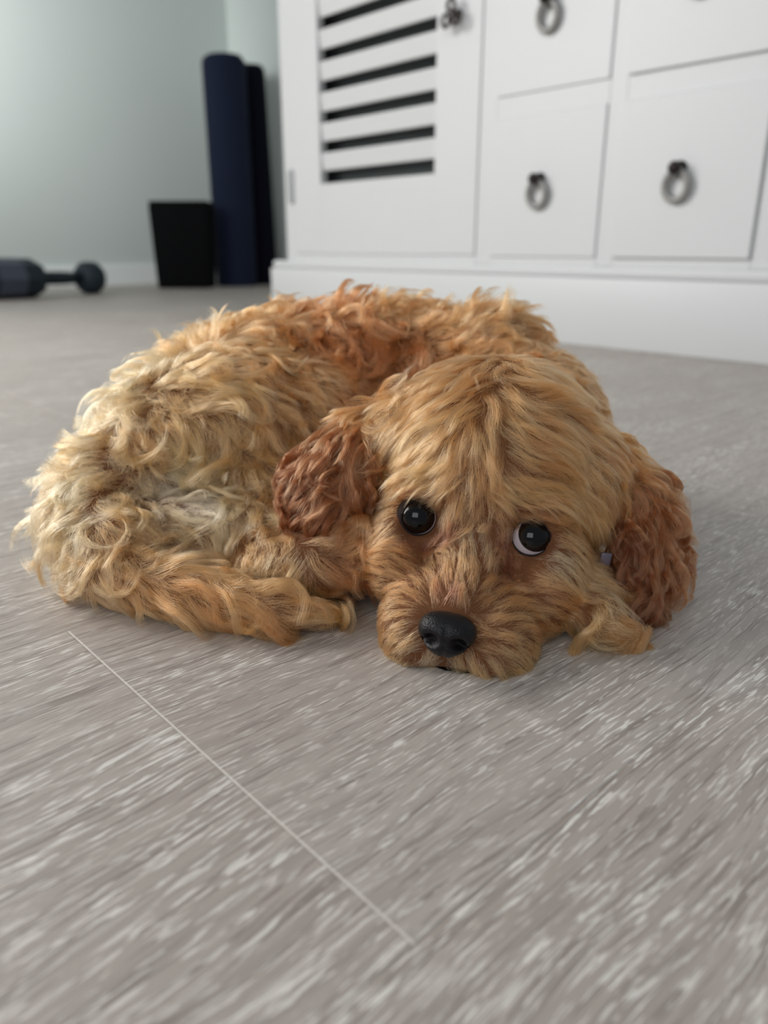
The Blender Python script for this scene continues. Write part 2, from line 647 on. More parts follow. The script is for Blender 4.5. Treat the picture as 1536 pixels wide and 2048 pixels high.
# hind leg and tail lying along the front
chain(bm, [(-0.135, 0.328, 0.018, 0.0165), (-0.085, 0.306, 0.013, 0.0130), (-0.048, 0.295, 0.010, 0.0100), (-0.028, 0.296, 0.007, 0.0065)])
# folded foreleg
chain(bm, [(0.010, 0.350, 0.024, 0.018), (-0.012, 0.326, 0.023, 0.017), (-0.034, 0.320, 0.021, 0.016), (-0.056, 0.326, 0.018, 0.014)])
# far forepaw under the chin
chain(bm, [(0.080, 0.345, 0.018, 0.018), (0.090, 0.312, 0.015, 0.0140), (0.091, 0.284, 0.011, 0.0105)])
me = bpy.data.meshes.new('tmp')
bm.to_mesh(me)
bm.free()
tmp = bpy.data.objects.new('tmp', me)
COL.objects.link(tmp)
md = tmp.modifiers.new('r', 'REMESH')
md.mode = 'VOXEL'
md.voxel_size = 0.0022
md = tmp.modifiers.new('s', 'SMOOTH')
md.factor = 0.5
md.iterations = 10
body_me = bpy.data.meshes.new_from_object(tmp.evaluated_get(bpy.context.evaluated_depsgraph_get()))
bpy.data.objects.remove(tmp)
body_me.name = 'puppy'
co = np.empty(len(body_me.vertices) * 3)
body_me.vertices.foreach_get('co', co)
co = co.reshape(-1, 3)
co[:, 2] = np.maximum(co[:, 2], 0.0006)
for e_ in (E1, E2):                          # eye sockets
    ax_ = unit(CAMP - e_)
    c_ = e_ - ax_ * 0.0095
    d_ = co - c_
    al = d_ @ ax_
    ra = np.linalg.norm(d_ - al[:, None] * ax_, axis=1)
    lim = 0.0035 + 0.0035 * (ra / 0.0085) ** 3
    k_ = (ra < 0.0135) & (al > lim) & (al < 0.03)
    co[k_] -= (ax_ * (al - lim)[:, None])[k_]
body_me.vertices.foreach_set('co', co.ravel())
skin_m = mat('puppy_skin', (104, 66, 42), 0.8, 0.1, noise=0.15, nscale=60)
dark_skin = mat('dark_eyelid_skin', (34, 22, 19), 0.75, 0.2, bump=0.2, bscale=900)
body_me.materials.append(skin_m)
pup = link('puppy', body_me, None, True)
pup['label'] = 'curly apricot puppy curled up on the floor, chin down, looking up'
pup['category'] = 'dog'


# ---- ears: thick drooping flaps
def ear_mesh(name, path, widths, thick, side):
    """path: list of 3D points down the ear, widths: half widths, side: unit vector across the flap (list)"""
    bm = bmesh.new()
    n = 22
    rings = []
    P = [np.array(p) for p in path]
    # resample
    K = 24
    t = np.linspace(0, len(P) - 1, K)
    PX = np.array([np.interp(t, range(len(P)), [p[i] for p in P]) for i in range(3)]).T
    # soften
    for _ in range(3):
        PX[1:-1] = (PX[:-2] + 2 * PX[1:-1] + PX[2:]) / 4
    W = np.interp(t, range(len(P)), widths)
    T = np.interp(t, range(len(P)), thick)
    S = np.array([np.interp(t, range(len(P)), [s[i] for s in side]) for i in range(3)]).T
    for k in range(K):
        d = unit(PX[min(k + 1, K - 1)] - PX[max(k - 1, 0)])
        s = unit(S[k] - d * (S[k] @ d))
        nn = np.cross(d, s)
        e = math.sin(math.pi * min(1, max(0.0, (k + 0.6) / (K + 0.2)))) ** 0.35
        rings.append([bm.verts.new(PX[k] + s * W[k] * e * math.cos(a) + nn * T[k] * e * math.sin(a)) for a in np.linspace(0, 2 * math.pi, n, endpoint=False)])
    for a, b_ in zip(rings, rings[1:]):
        for i in range(n):
            bm.faces.new((a[i], a[(i + 1) % n], b_[(i + 1) % n], b_[i]))
    bm.faces.new(rings[0])
    bm.faces.new(rings[-1])
    bmesh.ops.recalc_face_normals(bm, faces=bm.faces)
    for v in bm.verts:
        v.co.z = max(v.co.z, 0.003)
    me = bpy.data.meshes.new(name)
    bm.to_mesh(me)
    bm.free()
    me.materials.append(skin_m)
    return link(name, me, pup, True)


ear_l = ear_mesh('ear', [at_depth(765, 815, .368), at_depth(715, 860, .360), at_depth(672, 930, .353), at_depth(650, 1000, .348), at_depth(645, 1062, .344)],
                 [0.014, 0.017, 0.019, 0.018, 0.013], [0.006, 0.006, 0.006, 0.006, 0.005],
                 [(0.5, -0.7, 0.3), (0.7, -0.6, 0), (0.9, -0.4, 0), (1, -0.3, 0), (1, -0.3, 0)])
ear_r = ear_mesh('ear', [at_depth(1195, 860, .362), at_depth(1250, 930, .356), at_depth(1290, 1020, .352), at_depth(1290, 1110, .346), at_depth(1278, 1190, .341), at_depth(1276, 1235, .337)],
                 [0.008, 0.013, 0.0145, 0.0145, 0.013, 0.010], [0.006] * 6,
                 [(0.7, 0.7, 0.0), (0.85, 0.5, 0), (0.9, 0.4, 0), (0.9, 0.4, 0), (0.9, 0.4, 0), (0.9, 0.4, 0)])

# ---- eyes
eye_m = bpy.data.materials.new('eye_gloss')
eye_m.use_nodes = True
nt = eye_m.node_tree
b = nt.nodes['Principled BSDF']
tc = nt.nodes.new('ShaderNodeTexCoord')
sp_ = nt.nodes.new('ShaderNodeSeparateXYZ')
nt.links.new(tc.outputs['Object'], sp_.inputs[0])
mr = nt.nodes.new('ShaderNodeMapRange')
mr.inputs[1].default_value = 0.0
mr.inputs[2].default_value = 0.0094
nt.links.new(sp_.outputs[2], mr.inputs[0])
cr = nt.nodes.new('ShaderNodeValToRGB')
cr.color_ramp.elements[0].position = 0.0
cr.color_ramp.elements[0].color = (0.50, 0.43, 0.46, 1)
cr.color_ramp.elements[1].position = 1.0
cr.color_ramp.elements[1].color = (0.002, 0.002, 0.003, 1)
for p_, c_ in ((0.590, (0.50, 0.43, 0.46, 1)), (0.625, (0.010, 0.006, 0.005, 1)), (0.80, (0.012, 0.006, 0.004, 1)), (0.86, (0.002, 0.002, 0.002, 1))):
    e = cr.color_ramp.elements.new(p_)
    e.color = c_
nt.links.new(mr.outputs[0], cr.inputs[0])
nt.links.new(cr.outputs[0], b.inputs['Base Color'])
b.inputs['Roughness'].default_value = 0.06
b.inputs['IOR'].default_value = 1.36


def make_eye(surface, gaze, face, rx, ry, tilt):
    """surface: visible front point; gaze: where the iris points; face: axis of the lid opening"""
    R_ = 0.0093
    c = np.array(surface) - unit(face) * R_ * 0.95
    bm = bmesh.new()
    bmesh.ops.create_uvsphere(bm, u_segments=48, v_segments=32, radius=R_)
    for v in bm.verts:                       # cornea bulge
        if v.co.z > R_ * 0.60:
            v.co *= 1 + 0.04 * (v.co.z / R_ - 0.60) / 0.40
    me = bpy.data.meshes.new('eye')
    bm.to_mesh(me)
    bm.free()
    me.materials.append(eye_m)
    o = link('eye', me, pup, True)
    M = Vector(gaze).to_track_quat('Z', 'Y').to_matrix().to_4x4()
    M.translation = Vector(c)
    o.matrix_world = M
    # lid shell with an almond opening, axis along face, x axis along the head's right
    z = unit(face)
    x = unit(HR * math.cos(tilt) + HF * math.sin(tilt))
    x = unit(x - z * (x @ z))
    y = np.cross(z, x)
    bm = bmesh.new()
    n, K = 48, 9
    rings = []
    for k in range(K):
        ring = []
        for i in range(n):
            a = 2 * math.pi * i / n
            ex = abs(math.cos(a)) ** 1.0
            op = 1.0 / math.sqrt((math.cos(a) / rx) ** 2 + (math.sin(a) / ry) ** 2)
            th = op + (2.0 - op) * (k / (K - 1)) ** 1.0
            rad = R_ * (1.055 + (0.035 * math.exp(-((k - 1.2) / 1.0) ** 2)))
            p = c + rad * (math.sin(th) * (math.cos(a) * x + math.sin(a) * y) + math.cos(th) * z)
            ring.append(bm.verts.new(p))
        rings.append(ring)
    for q, w in zip(rings, rings[1:]):
        for i in range(n):
            bm.faces.new((q[i], q[(i + 1) % n], w[(i + 1) % n], w[i]))
    bmesh.ops.recalc_face_normals(bm, faces=bm.faces)
    me = bpy.data.meshes.new('eyelid')
    bm.to_mesh(me)
    bm.free()
    me.materials.append(dark_skin)
    l = link('eyelid', me, None, True)
    l.parent = o
    l.matrix_parent_inverse = o.matrix_world.inverted()
    md = l.modifiers.new('t', 'SOLIDIFY')
    md.thickness = 0.0006
    return c


toc1, toc2 = unit(CAMP - E1), unit(CAMP - E2)
CR = np.array([1, 0, 0.])
CU = np.array([0, SP, CP])
eyec = [make_eye(E1, toc1 + 0.03 * CR + 0.02 * CU, unit(toc1 + 0.12 * CR - 0.04 * CU), 0.90, 0.86, 0.0),
        make_eye(E2, toc2 + 0.34 * CR + 0.20 * CU, unit(toc2 + 0.02 * CR - 0.02 * CU), 0.95, 0.86, 0.0)]

# ---- nose
nose_m = bpy.data.materials.new('nose_leather')
nose_m.use_nodes = True
nt = nose_m.node_tree
b = nt.nodes['Principled BSDF']
b.inputs['Base Color'].default_value = (0.005, 0.0045, 0.0055, 1)
b.inputs['Roughness'].default_value = 0.40
b.inputs['Specular IOR Level'].default_value = 0.30
tc = nt.nodes.new('ShaderNodeTexCoord')
vo = nt.nodes.new('ShaderNodeTexVoronoi')
vo.inputs['Scale'].default_value = 1500
bp = nt.nodes.new('ShaderNodeBump')
bp.inputs['Strength'].default_value = 0.6
bp.inputs['Distance'].default_value = 0.0003
nt.links.new(tc.outputs['Object'], vo.inputs['Vector'])
nt.links.new(vo.outputs['Distance'], bp.inputs['Height'])
nt.links.new(bp.outputs['Normal'], b.inputs['Normal'])
bm = bmesh.new()
bmesh.ops.create_uvsphere(bm, u_segments=96, v_segments=64, radius=1)
for v in bm.verts:
    x, y, z = v.co       # x right, y forward (out of the muzzle), z up the nose
    w = 1.0 + 0.18 * z - 0.22 * max(0, -z)
    px_, py_, pz_ = x * w, y, z
    # soft box shape
    px_ = math.copysign(abs(px_) ** 0.86, px_)
    pz_ = math.copysign(abs(pz_) ** 0.90, pz_)
    P_ = Vector((px_ * 0.0112, py_ * 0.0085, pz_ * 0.0088))
    # nostrils: comma pits at the front sides
    for s in (-1, 1):
        q = Vector(((P_.x - s * 0.0052) / 0.0028, (P_.z + 0.0012) / 0.0022))
        if y > 0:
            P_.y -= 0.0055 * math.exp(-q.length_squared ** 1.2)
            q2 = Vector(((P_.x - s * 0.0082) / 0.0030, (P_.z + 0.0030) / 0.0012))
            P_.y -= 0.0035 * math.exp(-q2.length_squared)
    if y > 0:
        P_.y -= 0.0013 * math.exp(-(P_.x / 0.0007) ** 2) * (1 if P_.z < 0.003 else math.exp(-((P_.z - 0.003) / 0.002) ** 2))
    v.co = P_
nz = unit(0.62 * HU - 0.60 * HF)          # up the nose leather
ny = unit(0.78 * HF + 0.62 * HU)
ny = unit(ny - nz * (ny @ nz))
nx = np.cross(ny, nz)
NC = NOSE - ny * 0.0020
M = Matrix([[nx[i], ny[i], nz[i], NC[i]] for i in range(3)] + [[0, 0, 0, 1]])
nose = from_bm('nose', bm, nose_m, pup, True, M)

# ---- collar: a dark band behind the jaw with a metal name tag
collar_m = mat('collar_webbing', (16, 18, 32), 0.7, 0.3)
tag_m = mat('tag_metal', (104, 96, 108), 0.4, 0.5, metallic=0.4)
cpts = []
CC = head(0.004, -0.052, -0.036)
bm = bmesh.new()
rings = []
for a in np.linspace(0, 2 * math.pi, 64, endpoint=False):
    dirv = HR * math.cos(a) + unit(0.75 * HU - 0.65 * HF) * math.sin(a)
    axv = np.cross(HR, unit(0.75 * HU - 0.65 * HF))
    o_ = CC + dirv * np.array([0.0440])
    rings.append([bm.verts.new(o_ + axv * 0.006), bm.verts.new(o_ - axv * 0.006), bm.verts.new(o_ - axv * 0.006 - dirv * 0.0025), bm.verts.new(o_ + axv * 0.006 - dirv * 0.0025)])
for i in range(64):
    q, w = rings[i], rings[(i + 1) % 64]
    for k in range(4):
        bm.faces.new((q[k], q[(k + 1) % 4], w[(k + 1) % 4], w[k]))
for v in bm.verts:
    v.co.z = max(v.co.z, 0.004)
bmesh.ops.recalc_face_normals(bm, faces=bm.faces)
collar = from_bm('collar', bm, collar_m, pup, True)
bm = bmesh.new()
TG = at_depth(1208, 1130, 0.338)
add_box(bm, -0.0026, 0.0026, -0.001, 0.001, -0.006, 0.006, 0.0008, 2)
tagm = Matrix.Rotation(0.12, 4, 'Y')
tagm.translation = Vector(TG)
from_bm('name_tag', bm, tag_m, collar, True, tagm)

# ------------------------------------------------------------------ fur
def mesh_arrays(me):
    me.calc_loop_triangles()
    co = np.empty(len(me.vertices) * 3)
    me.vertices.foreach_get('co', co)
    tri = np.empty(len(me.loop_triangles) * 3, np.int32)
    me.loop_triangles.foreach_get('vertices', tri)
    return co.reshape(-1, 3), tri.reshape(-1, 3)


def nrm(v):
    return v / np.maximum(np.linalg.norm(v, axis=-1, keepdims=True), 1e-9)


class Coat:
    """combing field over one mesh, given by hand-set guides"""

    def __init__(self, me, guides):
        self.co, self.tri = mesh_arrays(me)
        self.bvh = BVHTree.FromPolygons([tuple(c) for c in self.co], [tuple(map(int, t)) for t in self.tri])
        P, D, A, C = [], [], [], []
        for g in guides:
            px, py, dx, dy, ln, lift, amp, mess, col = g
            r = unit(ray(px, py))
            loc, nor, _, _ = self.bvh.ray_cast(Vector(CAMP), Vector(r))
            if loc is None:
                best = None
                for dd in np.linspace(0.25, 0.60, 60):
                    q, nq, _, di = self.bvh.find_nearest(Vector(CAMP + r * dd))
                    if best is None or di < best[2]:
                        best = (q, nq, di)
                loc, nor = best[0], best[1]
            n = np.array(nor)
            d = dx * CR - dy * CU
            d = d - n * (d @ n)
            P.append(loc)
            D.append(unit(d))
            A.append((ln / 1000, lift, amp / 1000, mess))
            C.append(s2l(col))
        self.P, self.D, self.A, self.C = map(np.array, (P, D, A, C))

    def weights(self, X, power=4):
        out = np.empty((len(X), len(self.P)))
        for i in range(0, len(X), 20000):
            d2 = ((X[i:i + 20000, None, :] - self.P[None]) ** 2).sum(2) + 3e-6
            w = d2 ** (-power / 2)
            out[i:i + 20000] = w / w.sum(1, keepdims=True)
        return out

    def sample(self, n):
        a, b_, c = (self.co[self.tri[:, k]] for k in range(3))
        cr_ = np.cross(b_ - a, c - a)
        ar = np.linalg.norm(cr_, axis=1)
        idx = rng.choice(len(ar), n, p=ar / ar.sum())
        u, v = rng.random(n), rng.random(n)
        f = u + v > 1
        u[f], v[f] = 1 - u[f], 1 - v[f]
        return a[idx] + (b_ - a)[idx] * u[:, None] + (c - a)[idx] * v[:, None], cr_[idx] / ar[idx, None]


def hash_noise(x, seed):
    """cheap smooth-ish 3D variation from a few sines"""
    r_ = np.random.default_rng(seed)
    out = np.zeros(len(x))
    for _ in range(6):
        k = r_.normal(size=3) * 110
        out += np.sin(x @ k + r_.random() * 6.28)
    return out / 3.0


def grow(coat, n_strand, n_lock, keep, K=12, clump=0.8, wave=14.0, radius=0.00006, reach=1.0, fly=0.06, tipcurl=0.0, longer=1.0, free=1.0):
    """locks march along the skin following the combing field; strands gather round their lock"""
    R, Nn = coat.sample(n_lock)
    k = keep(R, Nn)
    R, Nn = R[k], Nn[k]
    n = len(R)
    W = coat.weights(R)
    A = W @ coat.A * np.array([longer, 1, longer, 1])
    ln = A[:, 0] * rng.uniform(0.72, 1.2, n)
    lift, amp, mess = A[:, 1] * rng.uniform(0.6, 1.35, n), A[:, 2] * rng.uniform(0.5, 1.4, n), A[:, 3]
    ang = hash_noise(R, 5) * mess * 0.8 + rng.normal(size=n) * mess * 0.55
    ca, sa = np.cos(ang)[:, None], np.sin(ang)[:, None]
    ph = rng.random(n) * 6.28
    wl = wave / 1000 * rng.uniform(0.7, 1.4, n)
    sgn = np.where(rng.random(n) < 0.5, -1, 1)
    core = R.copy()
    cn = Nn.copy()
    path = np.empty((n, K, 3))
    for s in range(K):
        t = s / (K - 1)
        D = nrm(coat.weights(core) @ coat.D)
        D = nrm(D - cn * (D * cn).sum(1, keepdims=True))
        B = np.cross(cn, D)
        turn = tipcurl * t * t * sgn
        c2, s2 = np.cos(turn)[:, None], np.sin(turn)[:, None]
        T = D * ca + B * sa
        T = T * c2 + np.cross(cn, T) * s2
        B = np.cross(cn, T)
        env = (t ** 0.8) * amp
        phi = ph + 2 * math.pi * t * ln / wl * sgn
        h = lift * ln * (1 - (1 - t) ** 1.7) * 0.62
        p = core + cn * (h + env * 0.8 * (np.sin(phi) - np.sin(ph)) + 0.0002)[:, None] + B * (env * (np.cos(phi) - np.cos(ph)))[:, None]
        path[:, s] = p
        step = ln / (K - 1) * np.sqrt(np.maximum(0.12, 1 - (lift * 0.9) ** 2))
        nxt = core + T * step[:, None]
        if t <= free:
            for i in range(n):
                q, nq, _, _ = coat.bvh.find_nearest(Vector(nxt[i]))
                nxt[i] = q
                cn[i] = nq
        else:                                   # the lock leaves the skin and droops
            nxt[:, 2] -= 0.00012 * (s - free * K)
        core = nxt
    zmin = np.minimum(path[:, 0, 2], 0.004)[:, None]
    path[:, :, 2] = np.maximum(path[:, :, 2], np.maximum(0.0006, zmin * 0.3))
    # strands
    S, Sn = coat.sample(n_strand)
    k = keep(S, Sn)
    S = S[k]
    m = len(S)
    kd = KDTree(n)
    for i in range(n):
        kd.insert(R[i], i)
    kd.balance()
    gi = np.empty((m, 3), np.int32)
    gd = np.empty((m, 3))
    for i in range(m):
        f = kd.find_n(S[i], 3)
        for j in range(3):
            gi[i, j] = f[j][1]
            gd[i, j] = f[j][2]
    w = 1 / (gd + 1e-4) ** 5
    w /= w.sum(1, keepdims=True)
    lf = rng.uniform(0.72, 1.05, m)
    lf[rng.random(m) < 0.12] *= 0.6
    tt = np.linspace(0, 1, K)
    src = tt[None] * lf[:, None] * (K - 1)
    i0 = np.clip(src.astype(int), 0, K - 2)
    fr = np.minimum(src - i0, 1.0)[:, :, None]
    out = np.zeros((m, K, 3))
    main = None
    for j in range(3):
        g = path[gi[:, j]]
        seg = np.take_along_axis(g, i0[:, :, None], 1) * (1 - fr) + np.take_along_axis(g, i0[:, :, None] + 1, 1) * fr
        rel = seg - g[:, :1]
        out += rel * w[:, j, None, None]
        if j == 0:
            main = seg
    own = S[:, None, :] + out
    cl = (clump * rng.uniform(0.75, 1.1, m))[:, None] * np.minimum(1, (tt[None] * lf[:, None]) * 2.2) ** 0.8
    cl = np.minimum(cl, 0.97)
    flyer = rng.random(m) < fly
    cl[flyer] *= 0.25
    pos = own * (1 - cl[:, :, None]) + main * cl[:, :, None]
    # individual wobble
    d1, d2 = rng.normal(size=(m, 3)), rng.normal(size=(m, 3))
    wa = rng.uniform(0.0001, 0.00035, m) * np.where(flyer, 3.5, 1.0)
    wf = rng.uniform(0.6, 1.6, m)
    pos += (d1[:, None] * np.sin(tt[None, :, None] * 6.28 * wf[:, None, None]) + d2[:, None] * tt[None, :, None] ** 1.5) * wa[:, None, None]
    pos[:, 0] = S
    pos[:, 1:, 2] = np.maximum(pos[:, 1:, 2], 0.0005)
    Wc = coat.weights(S, 3)
    col = Wc @ coat.C
    lockv = rng.normal(size=n)[gi[:, 0]]
    v = 1 + 0.10 * lockv + 0.10 * rng.normal(size=m)
    col = col * np.clip(v, 0.6, 1.4)[:, None]
    rad = radius * (1 - 0.75 * tt ** 2)[None] * rng.uniform(0.75, 1.25, m)[:, None]
    return pos, col, rad


def fur_material():
    m = bpy.data.materials.new('puppy_fur')
    m.use_nodes = True
    nt = m.node_tree
    nt.nodes.clear()
    out = nt.nodes.new('ShaderNodeOutputMaterial')
    at = nt.nodes.new('ShaderNodeAttribute')
    at.attribute_name = 'fur_color'
    h = nt.nodes.new('ShaderNodeBsdfHairPrincipled')
    h.model = 'CHIANG'
    h.parametrization = 'COLOR'
    h.inputs['Roughness'].default_value = 0.32
    h.inputs['Radial Roughness'].default_value = 0.65
    h.inputs['Coat'].default_value = 0.0
    h.inputs['IOR'].default_value = 1.45
    h.inputs['Random Roughness'].default_value = 0.2
    nt.links.new(at.outputs['Color'], h.inputs['Color'])
    nt.links.new(h.outputs[0], out.inputs['Surface'])
    return m


fur_m = fur_material()


def fur_object(name, parts, parent):
    pos = np.concatenate([p[0] for p in parts])
    col = np.concatenate([p[1] for p in parts])
    rad = np.concatenate([p[2] for p in parts])
    n, K, _ = pos.shape
    hc = bpy.data.hair_curves.new(name)
    hc.add_curves([K] * n)
    hc.position_data.foreach_set('vector', pos.astype(np.float32).ravel())
    a = hc.attributes.get('radius') or hc.attributes.new('radius', 'FLOAT', 'POINT')
    a.data.foreach_set('value', rad.astype(np.float32).ravel())
    a = hc.attributes.new('fur_color', 'FLOAT_COLOR', 'CURVE')
    c4 = np.ones((n, 4), np.float32)
    c4[:, :3] = np.clip(col, 0, 1)
    a.data.foreach_set('color', c4.ravel())
    hc.materials.append(fur_m)
    o = bpy.data.objects.new(name, hc)
    COL.objects.link(o)
    o.parent = parent
    return o


# colours of the coat; the brown ear tones also hold shade
HONEY, SAND, CREAM = (206, 128, 79), (218, 142, 92), (240, 166, 118)
RUST, DEEP, APRI, PALE = (176, 102, 62), (130, 68, 42), (206, 126, 78), (242, 186, 148)
EAR, EARD = (140, 87, 56), (110, 66, 43)  # russet ears, painted darker for the shade they lie in
STAIN = (120, 72, 54)

head_guides = [
    # crown and forehead: parted in the middle, falling down and outwards
    (985, 705, 0.0, -1, 13, .55, 1.5, .35, APRI), (900, 715, -.8, -.4, 14, .45, 1.5, .3, APRI), (1080, 725, .8, -.3, 14, .45, 1.5, .3, APRI),
    (960, 770, -.3, 1, 18, .30, 1.8, .25, HONEY), (1010, 790, .4, 1, 18, .30, 1.8, .25, HONEY),
    (880, 780, -1, .5, 18, .30, 1.6, .25, HONEY), (810, 800, -1, .8, 17, .28, 1.5, .25, HONEY), (760, 840, -.7, 1, 16, .28, 1.6, .3, APRI),
    (1100, 800, 1, .5, 18, .30, 1.6, .25, HONEY), (1160, 830, .9, .8, 17, .28, 1.6, .25, HONEY), (1200, 880, .7, 1, 16, .25, 1.6, .3, APRI),
    (930, 830, -.7, 1, 18, .28, 1.5, .2, HONEY), (980, 850, .0, 1, 18, .30, 1.5, .2, SAND), (1040, 860, .8, .8, 18, .28, 1.5, .2, HONEY),
    (860, 860, -1, .7, 18, .25, 1.3, .2, SAND), (790, 880, -.8, 1, 16, .22, 1.3, .22, SAND), (740, 920, -.45, 1, 13, .2, 1.2, .25, SAND),
    (930, 900, -.25, 1, 15, .25, 1.2, .18, HONEY), (975, 920, .05, 1, 15, .25, 1.2, .18, HONEY), (1030, 920, .7, .7, 15, .25, 1.2, .2, HONEY),
    (1100, 890, 1, .3, 18, .25, 1.3, .2, HONEY), (1165, 910, 1, .6, 16, .22, 1.3, .22, HONEY),
    (870, 930, -.9, .6, 15, .28, 1.0, .2, SAND), (810, 945, -1, .35, 17, .32, .9, .15, SAND), (760, 960, -1, .55, 16, .30, .8, .15, SAND), (735, 985, -.5, 1, 12, .2, .8, .2, SAND),
    (1080, 960, 1, .15, 16, .28, 1.0, .18, HONEY), (1130, 980, 1, .45, 17, .32, .9, .15, SAND), (1175, 1010, .75, .8, 16, .3, .8, .15, SAND), (1205, 1060, .2, 1, 13, .2, .8, .15, SAND),
    (1200, 960, .6, 1, 14, .2, 1.2, .25, HONEY),
    # between the eyes and round them
    (945, 975, -.1, 1, 12, .2, .8, .12, HONEY), (950, 1030, -.05, 1, 8, .2, .5, .15, HONEY), (905, 1000, -.35, 1, 9, .2, .6, .15, APRI), (1000, 1000, .3, 1, 9, .2, .6, .15, APRI),
    (893, 1050, .4, 1, 7, .28, .2, .1, STAIN), (1008, 1075, -.2, 1, 7, .28, .2, .1, STAIN),
    (835, 990, -1, .25, 10, .35, .3, .1, RUST), (1060, 1020, .9, .15, 10, .35, .3, .1, RUST),
    (850, 1085, -.8, .6, 7, .28, .2, .15, STAIN), (1060, 1125, .9, .4, 7, .28, .2, .15, RUST),
    (790, 1040, -1, .25, 8, .16, .4, .15, APRI), (755, 1070, -1, .45, 9, .2, .5, .2, APRI), (1120, 1070, 1, .3, 9, .18, .4, .15, APRI),
    (1100, 1120, 1, .3, 11, .18, .5, .15, CREAM), (1150, 1110, 1, .45, 12, .2, .6, .15, SAND), (1150, 1150, .8, .7, 12, .2, .6, .2, SAND), (1080, 1150, 1, .35, 10, .15, .5, .15, SAND),
    (1012, 1115, .3, 1, 7, .28, .2, .2, STAIN), (1010, 1145, .5, .6, 5, .14, .3, .3, STAIN),
    # bridge and muzzle: radiating from the nose
    (955, 1085, .0, -1, 6, .22, .3, .2, CREAM), (930, 1115, -.1, -1, 7, .28, .4, .2, SAND), (985, 1115, .3, -1, 7, .25, .4, .2, SAND),
    (900, 1150, -.05, -1, 8, .28, .4, .18, APRI), (850, 1130, -.5, -1, 8, .28, .5, .2, APRI), (800, 1120, -1, -.5, 9, .28, .5, .25, APRI), (755, 1130, -1, -.1, 9, .25, .6, .25, APRI),
    (950, 1170, .4, -1, 9, .25, .5, .18, APRI), (1010, 1190, 1, -.7, 10, .25, .5, .18, APRI), (1070, 1190, 1, -.1, 11, .25, .6, .2, APRI), (1120, 1200, 1, .3, 11, .22, .7, .25, APRI),
    (895, 1205, 0, -1, 6, .3, .2, .12, STAIN), (840, 1190, -.6, -.8, 7, .25, .3, .15, APRI), (785, 1185, -1, -.4, 9, .25, .5, .2, APRI),
    (955, 1220, .7, -.7, 7, .22, .3, .12, APRI), (1010, 1240, 1, -.15, 10, .22, .4, .15, APRI), (1070, 1250, 1, .2, 11, .22, .5, .18, APRI),
    (815, 1225, -.9, -.1, 7, .22, .3, .15, APRI), (770, 1240, -1, .3, 9, .22, .4, .2, APRI), (815, 1265, -.9, .4, 8, .22, .3, .15, SAND), (790, 1290, -.8, .7, 9, .22, .4, .2, SAND),
    (970, 1270, .9, .3, 8, .22, .3, .12, APRI), (1010, 1300, .9, .5, 10, .22, .4, .15, SAND), (1060, 1310, .9, .7, 10, .22, .5, .2, SAND),
    (850, 1315, -.5, .9, 8, .25, .4, .2, CREAM), (890, 1340, 0, 1, 8, .28, .4, .25, CREAM), (930, 1335, .3, 1, 8, .28, .4, .2, SAND), (980, 1345, .4, 1, 9, .25, .4, .2, SAND),
]
